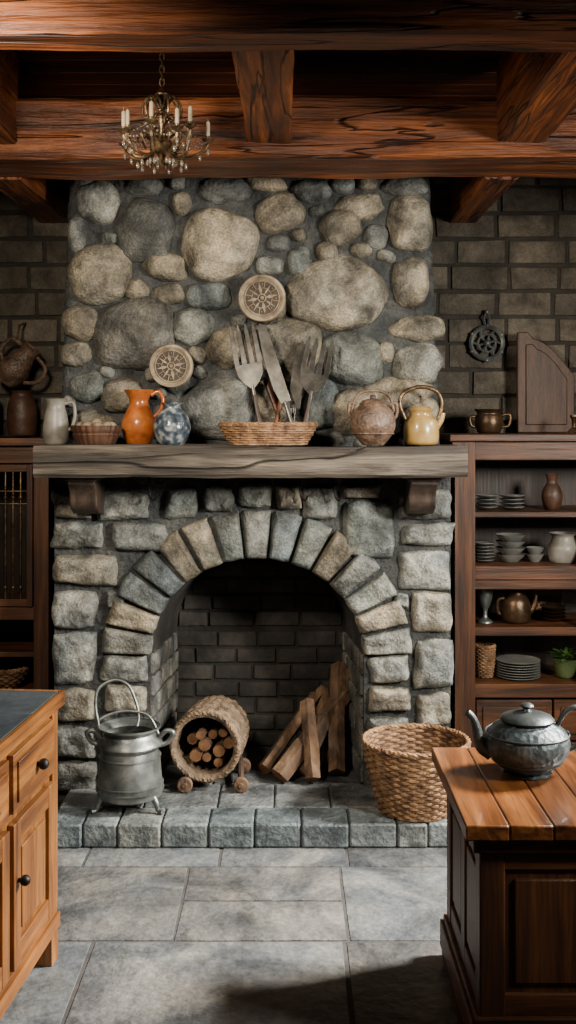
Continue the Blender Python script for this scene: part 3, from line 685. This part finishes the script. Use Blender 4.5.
mb.prism(pts,dd-.015,dd+.015); cx_,cz_=(c0+c1)/2,tz+.2
mb.prism([(cx_+(x-cx_)*.72,cz_+(z-cz_)*.8) for x,z in pts],dd-.024,dd-.014); mb.build('wooden_cutting_board',[boardw],bevel=.006)
vessel('brass_pot',489,5.42,[(10,0),(12,2),(14,10),(13,17),(12,20),(15,24)],copper,base=tz,
  parts=lambda m,c,d,b:(T(m,c,d,b,[(13,0,18),(21,0,18),(20,0,8),(13,0,6)],1.6),T(m,c,d,b,[(-13,0,16),(-19,0,16),(-18,0,8),(-13,0,6)],1.6)))
mb=MB(); M=Matrix.Translation((X(487,5.65),5.655,Z(343,5.65)))@Matrix.Rotation(math.radians(90),4,'X'); r=W(16,5.65)
for q,th in((1,.012),(.55,.006)): mb.tube([(r*q*math.cos(a*math.pi/16),r*q*math.sin(a*math.pi/16),0) for a in range(32)],th,6,True,M=M)
for i in range(6):
    a=i*math.pi/3; p=lambda k,o:(r*k*math.cos(a+o),r*k*math.sin(a+o),0)
    mb.tube([p(.1,0),p(.5,.25),p(.8,.0),p(1,-.1)],.006,6,M=M,smooth=4); mb.ball(p(1.08,.5),.011,M=M)
mb.tube([(0,r,0),(-.014,r*1.5,0),(0,r*1.95,0),(.014,r*1.5,0)],.005,6,True,M=M,smooth=5); mb.ball((0,0,0),.02,M=M); mb.ball((0,r*1.95,0),.012,M=M)
mb.build('iron_wall_ornament',[pewter])
mb=MB(); x=X(574,5.32); mb.lathe([(0,0),(.035,0),(.03,.012),(.01,.03),(.012,.07),(.02,.08),(.018,.09),(0,.09)],x,5.32,tz,20); mb.build('small_candlestick',[bronze])
# ------------------------------------------------------------ left cupboard with grille door
lx1=X(49,d); lx0=-2.3; zl=Z(438,d)
mb=MB(); mb.box(lx0,lx1+.012,d-.03,by1,zl-.035,zl,mi=0); mb.box(lx0,lx1,by1-.02,by1,0,zl-.035,mi=2)
mb.box(lx1-.02,lx1-.001,d+.004,by1,0,zl-.035,mi=1); mb.box(X(34,d),lx1,d-.01,d+.03,0,zl-.036,mi=1)
mb.box(lx0,X(34,d),d+.002,d+.025,zl-.12,zl-.035,mi=0)
for a,b in((607,620),(652,657),(694,706)): mb.box(lx0,lx1-.02,d+.001,by1-.01,Z(b,d),Z(a,d),mi=0)
zt2=zl-.125; zb2=Z(607,d)+.003; dx1=X(33,d); dx0=dx1-.52
mb.box(dx1-.028,dx1,d-.012,d+.014,zb2,zt2,mi=1); mb.box(dx0,dx0+.028,d-.012,d+.014,zb2,zt2,mi=1)
mb.box(dx0+.02,dx1-.02,d-.010,d+.012,zt2-.035,zt2-.001,mi=0); mb.box(dx0+.02,dx1-.02,d-.010,d+.012,zb2+.001,zb2+.035,mi=0)
x=dx1-.028-.03
while x>dx0+.03:
    mb.tube([(x,d-.002,zb2+.02),(x,d-.002,zt2-.02)],.0055,8,mi=3); mb.ball((x,d-.002,(zb2+zt2)/2+.18),.011,mi=3); mb.ball((x,d-.002,zb2+.09),.011,mi=3); x-=.036
for z in((zb2+zt2)/2+.21,(zb2+zt2)/2+.15): mb.tube([(dx0+.02,d-.002,z),(dx1-.02,d-.002,z)],.004,6,mi=3)
mb.box(lx0,lx1-.02,d+.003,d+.02,0,Z(706,d),mi=1); mb.box(lx0,lx0+.03,d+.004,by1,0,zl-.035,mi=1)
mb.build('side_cupboard',[red_x,red_z,darkw,bronze],bevel=.004)
vessel('brown_clay_jar',22,5.5,[(12,0),(14,5),(15,22),(13,35),(10,42),(12,46)],brownj,base=zl+.002)
vessel('brown_crock',-14,5.5,[(12,0),(14,5),(14,35),(12,42)],brownj,base=zl+.002)
mb=MB(); q=X(14,5.3); mb.lathe([(0,0),(W(14,5.3),0),(W(18,5.3),.01),(W(17,5.3),.005)],q,5.30,zl+.002,30); mb.build('pewter_dish',[pewd])
mb=MB(); M=Matrix.Translation((X(4,5.5),5.5,Z(382,5.5)))@Matrix.Rotation(math.radians(40),4,'Y')
pr=[(0,0),(.05,0),(.075,.04),(.08,.09),(.06,.14),(.045,.18),(.055,.22),(.06,.225)]
mb.lathe(pr+[(r-.006,z) for r,z in reversed(pr[1:])],M=M,seg=32); mb.tube([(-.05,0,.2),(-.11,0,.19),(-.12,0,.12),(-.075,0,.08)],.010,8,M=M,smooth=5)
mb.tube([(.05,0,.2),(.12,0,.18),(.13,0,.11),(.078,0,.06)],.010,8,M=M,smooth=5)
mb.tube([(X(22,5.6),5.675,Z(322,5.6)),(X(22,5.6),5.55,Z(326,5.6)),(X(22,5.6),5.5,Z(340,5.6))],.006,6)
mb.build('hanging_clay_jug',[brownc])
mb=MB(); dq=5.35; woven(mb,[(.045,.006),(.075,.04),(.095,.085)],X(8,dq),dq,Z(694,d)+.003,stakes=22,th=.007); mb.build('wicker_bowl',[wick])
# ------------------------------------------------------------ foreground left counter (local: face at x=0, +y away)
zc0=.869; mb=MB()
Lc=1.35; oh=.028
mb.box(-.62,0,-Lc,0,.135,zc0-.045,mi=0)
mb.box(-.65,oh,-Lc-.03,.03,zc0-.045,zc0-.015,mi=1)
for i in range(5):
    for j in range(3):
        y1=.015-i*.28; x1=oh-.018-j*.21; g=random.uniform(.8,1.1); mb.box(x1-.206,x1,y1-.276,y1,zc0-.016,zc0,(g,g,g),mi=2)
mb.box(oh-.015,oh+.001,-Lc-.03,.03,zc0-.02,zc0+.001,mi=1); mb.box(-.65,oh-.016,.018,.031,zc0-.02,zc0+.001,mi=1)
mb.box(-.62,.018,-Lc,.012,.10,.15,mi=1)
mb.box(-.62,.010,-Lc,.006,.15,.165,mi=1)
for yy in(-.06,-Lc+.02):
    mb.box(-.08,.012,yy,yy+.07,0,.10,mi=0); mb.box(-.62,-.54,yy,yy+.07,0,.10,mi=0)
mb.box(-.02,.012,-.05,.004,.165,zc0-.046,mi=0)
y=-.055
for k_ in range(3):
    y0=y-.40; mb.box(0,.010,y0+.002,y-.010,.182,.598,mi=0)
    mb.box(.0,.022,y0,y0+.06,.18,.60,mi=0); mb.box(.0,.022,y-.068,y-.008,.18,.60,mi=0); mb.box(.0,.020,y0+.055,y-.062,.181,.245,mi=1); mb.box(.0,.020,y0+.055,y-.062,.535,.599,mi=1)
    mb.box(.0,.018,y0+.085,y-.093,.27,.51,mi=0)
    mb.box(.0,.020,y0,y-.008,.63,.80,mi=1); mb.box(.0,.027,y0+.03,y-.038,.655,.775,mi=1)
    mb.ball(((.045),(y0+y)/2,.715),.017,mi=3); mb.tube([(.02,(y0+y)/2,.715),(.045,(y0+y)/2,.715)],.007,8,mi=3)
    mb.ball((.042,y0+.035,.43),.016,mi=3); mb.tube([(.015,y0+.035,.43),(.04,y0+.035,.43)],.007,8,mi=3)
    y-=.43
mb.build('oak_counter_cabinet',[hon_z,hon_y,dslate,iron],bevel=.003,loc=(-.766,3.60,0),rotz=math.radians(-4.8))
# ------------------------------------------------------------ island
mb=MB(); it=Z(747,3.65); x0,x1=.475,1.42; y0,y1=2.94,3.65
x=x0
while x<x1-.01:
    w=min(.118,x1-x); g=random.uniform(.75,1.08); mb.box(x+.0005,x+w-.0005,y0,y1,it-.042,it,(g,g*.98,g*.95),mi=0); x+=w
bx,by0,by=x0+.045,y0+.045,y1-.045
mb.box(bx+.014,x1-.054,by0+.014,by-.014,.08,it-.05,mi=1)
mb.box(bx-.02,x1-.03,by0-.02,by+.02,it-.085,it-.043,mi=3)
mb.box(bx-.02,x1-.03,by0-.02,by+.02,.03,.12,mi=3); mb.box(bx-.01,x1-.04,by0-.01,by+.01,.115,.14,mi=3)
for xx in(bx-.015,x1-.11): 
    for yy in(by0-.015,by-.055): mb.box(xx,xx+.07,yy,yy+.07,0,.035,mi=1)
for xx in(bx,x1-.12):
    for yy in(by0,by-.07): mb.box(xx,xx+.07,yy,yy+.07,.135,it-.08,mi=1)
ym=(by0+by)/2; mb.box(bx+.003,bx+.02,ym-.035,ym+.035,.136,it-.082,mi=1)
mb.box(bx+.004,bx+.02,by0+.06,by-.06,.137,.20,mi=2); mb.box(bx+.004,bx+.02,by0+.06,by-.06,it-.14,it-.083,mi=2)
for a,b in((by0+.09,ym-.055),(ym+.055,by-.09)): mb.box(bx+.006,bx+.02,a,b,.225,it-.165,mi=1)
xm=(bx+x1-.05)/2
mb.box(xm-.04,xm+.04,by0+.003,by0+.02,.136,it-.082,mi=1); mb.box(bx+.06,x1-.11,by0+.004,by0+.02,.137,.2,mi=3); mb.box(bx+.06,x1-.11,by0+.004,by0+.02,it-.14,it-.083,mi=3)
for a,b in((bx+.095,xm-.065),(xm+.065,x1-.145)): mb.box(a,b,by0+.005,by0+.02,.225,it-.165,mi=1)
mb.build('kitchen_island',[topw,red_z,red_y,red_x],bevel=.005)
def kettle():
    mb=MB(); d=3.38; c=X(527,d); b=it+.002
    pr=[(24,0),(25,2),(22,4),(30,9),(40,20),(42.5,31),(41,39),(33,47),(23,51),(22,53)]
    pr=[(W(r,d),W(z,d)) for r,z in pr]; mb.lathe([(0,0)]+pr+[(r-.006,z) for r,z in reversed(pr[2:])],c,d,b,56)
    mb.lathe([(W(26,d),W(52,d)),(W(27,d),W(54,d)),(W(24,d),W(57,d)),(W(12,d),W(61,d)),(W(5,d),W(62,d)),(W(4,d),W(64,d)),(W(7,d),W(67,d)),(W(5,d),W(69,d)),(0,W(70,d))],c,d,b,40,mi=1)
    for z,r in((40,41),(14,34.5)): mb.tube([(c+W(r,d)*math.cos(a*math.pi/30),d+W(r,d)*math.sin(a*math.pi/30),b+W(z,d)) for a in range(60)],.004,6,True,mi=1)
    T(mb,c,d,b,[(-36,0,20),(-46,0,27),(-50,0,42),(-54,0,54),(-60,0,60)],[8,6.5,5,3.8,4],mi=1,seg=14)
    T(mb,c,d,b,[(30,0,47),(40,0,62),(52,0,64),(58,0,50),(54,0,30),(40,0,22)],[2.4,3,3,3,2.6,2.4],mi=1,sm=8)
    mb.build('engraved_teapot',[engr,pewd],angle=50)
kettle()
# ------------------------------------------------------------ lights
def area(name,loc,tgt,sx,sy,p,col,spread=180):
    l=bpy.data.lights.new(name,'AREA'); l.shape='RECTANGLE'; l.size=sx; l.size_y=sy; l.energy=p; l.color=col; l.spread=math.radians(spread)
    o=bpy.data.objects.new(name,l); bpy.context.collection.objects.link(o); o.location=loc
    o.rotation_euler=(Vector(tgt)-Vector(loc)).to_track_quat('-Z','Y').to_euler(); return o
area('window_light_back',(2.6,4.1,2.5),(-.2,3.75,0),.6,.5,92,(1,.94,.84),60)
area('window_light_front',(2.55,2.2,2.25),(-.2,5.0,1.15),.6,.6,54,(1,.93,.82),80)
area('added_front_key',(-1.0,2.5,2.62),(.05,5,1.7),.35,.35,26,(1,.86,.68),95)  # added warm key to graze the chimney stones; no fitting hangs here
w=bpy.data.worlds.new('world'); bpy.context.scene.world=w; w.use_nodes=True
w.node_tree.nodes['Background'].inputs[0].default_value=(.75,.82,1,1); w.node_tree.nodes['Background'].inputs[1].default_value=.045
# ------------------------------------------------------------ camera
cam=bpy.data.cameras.new('camera'); co=bpy.data.objects.new('camera',cam); bpy.context.collection.objects.link(co)
cam.sensor_fit='VERTICAL'; cam.sensor_height=36; cam.lens=36*F/1024; cam.shift_y=-(512-420)/1024; cam.clip_start=.05
co.location=(0,0,ZC); co.rotation_euler=(math.radians(90),0,0); bpy.context.scene.camera=co
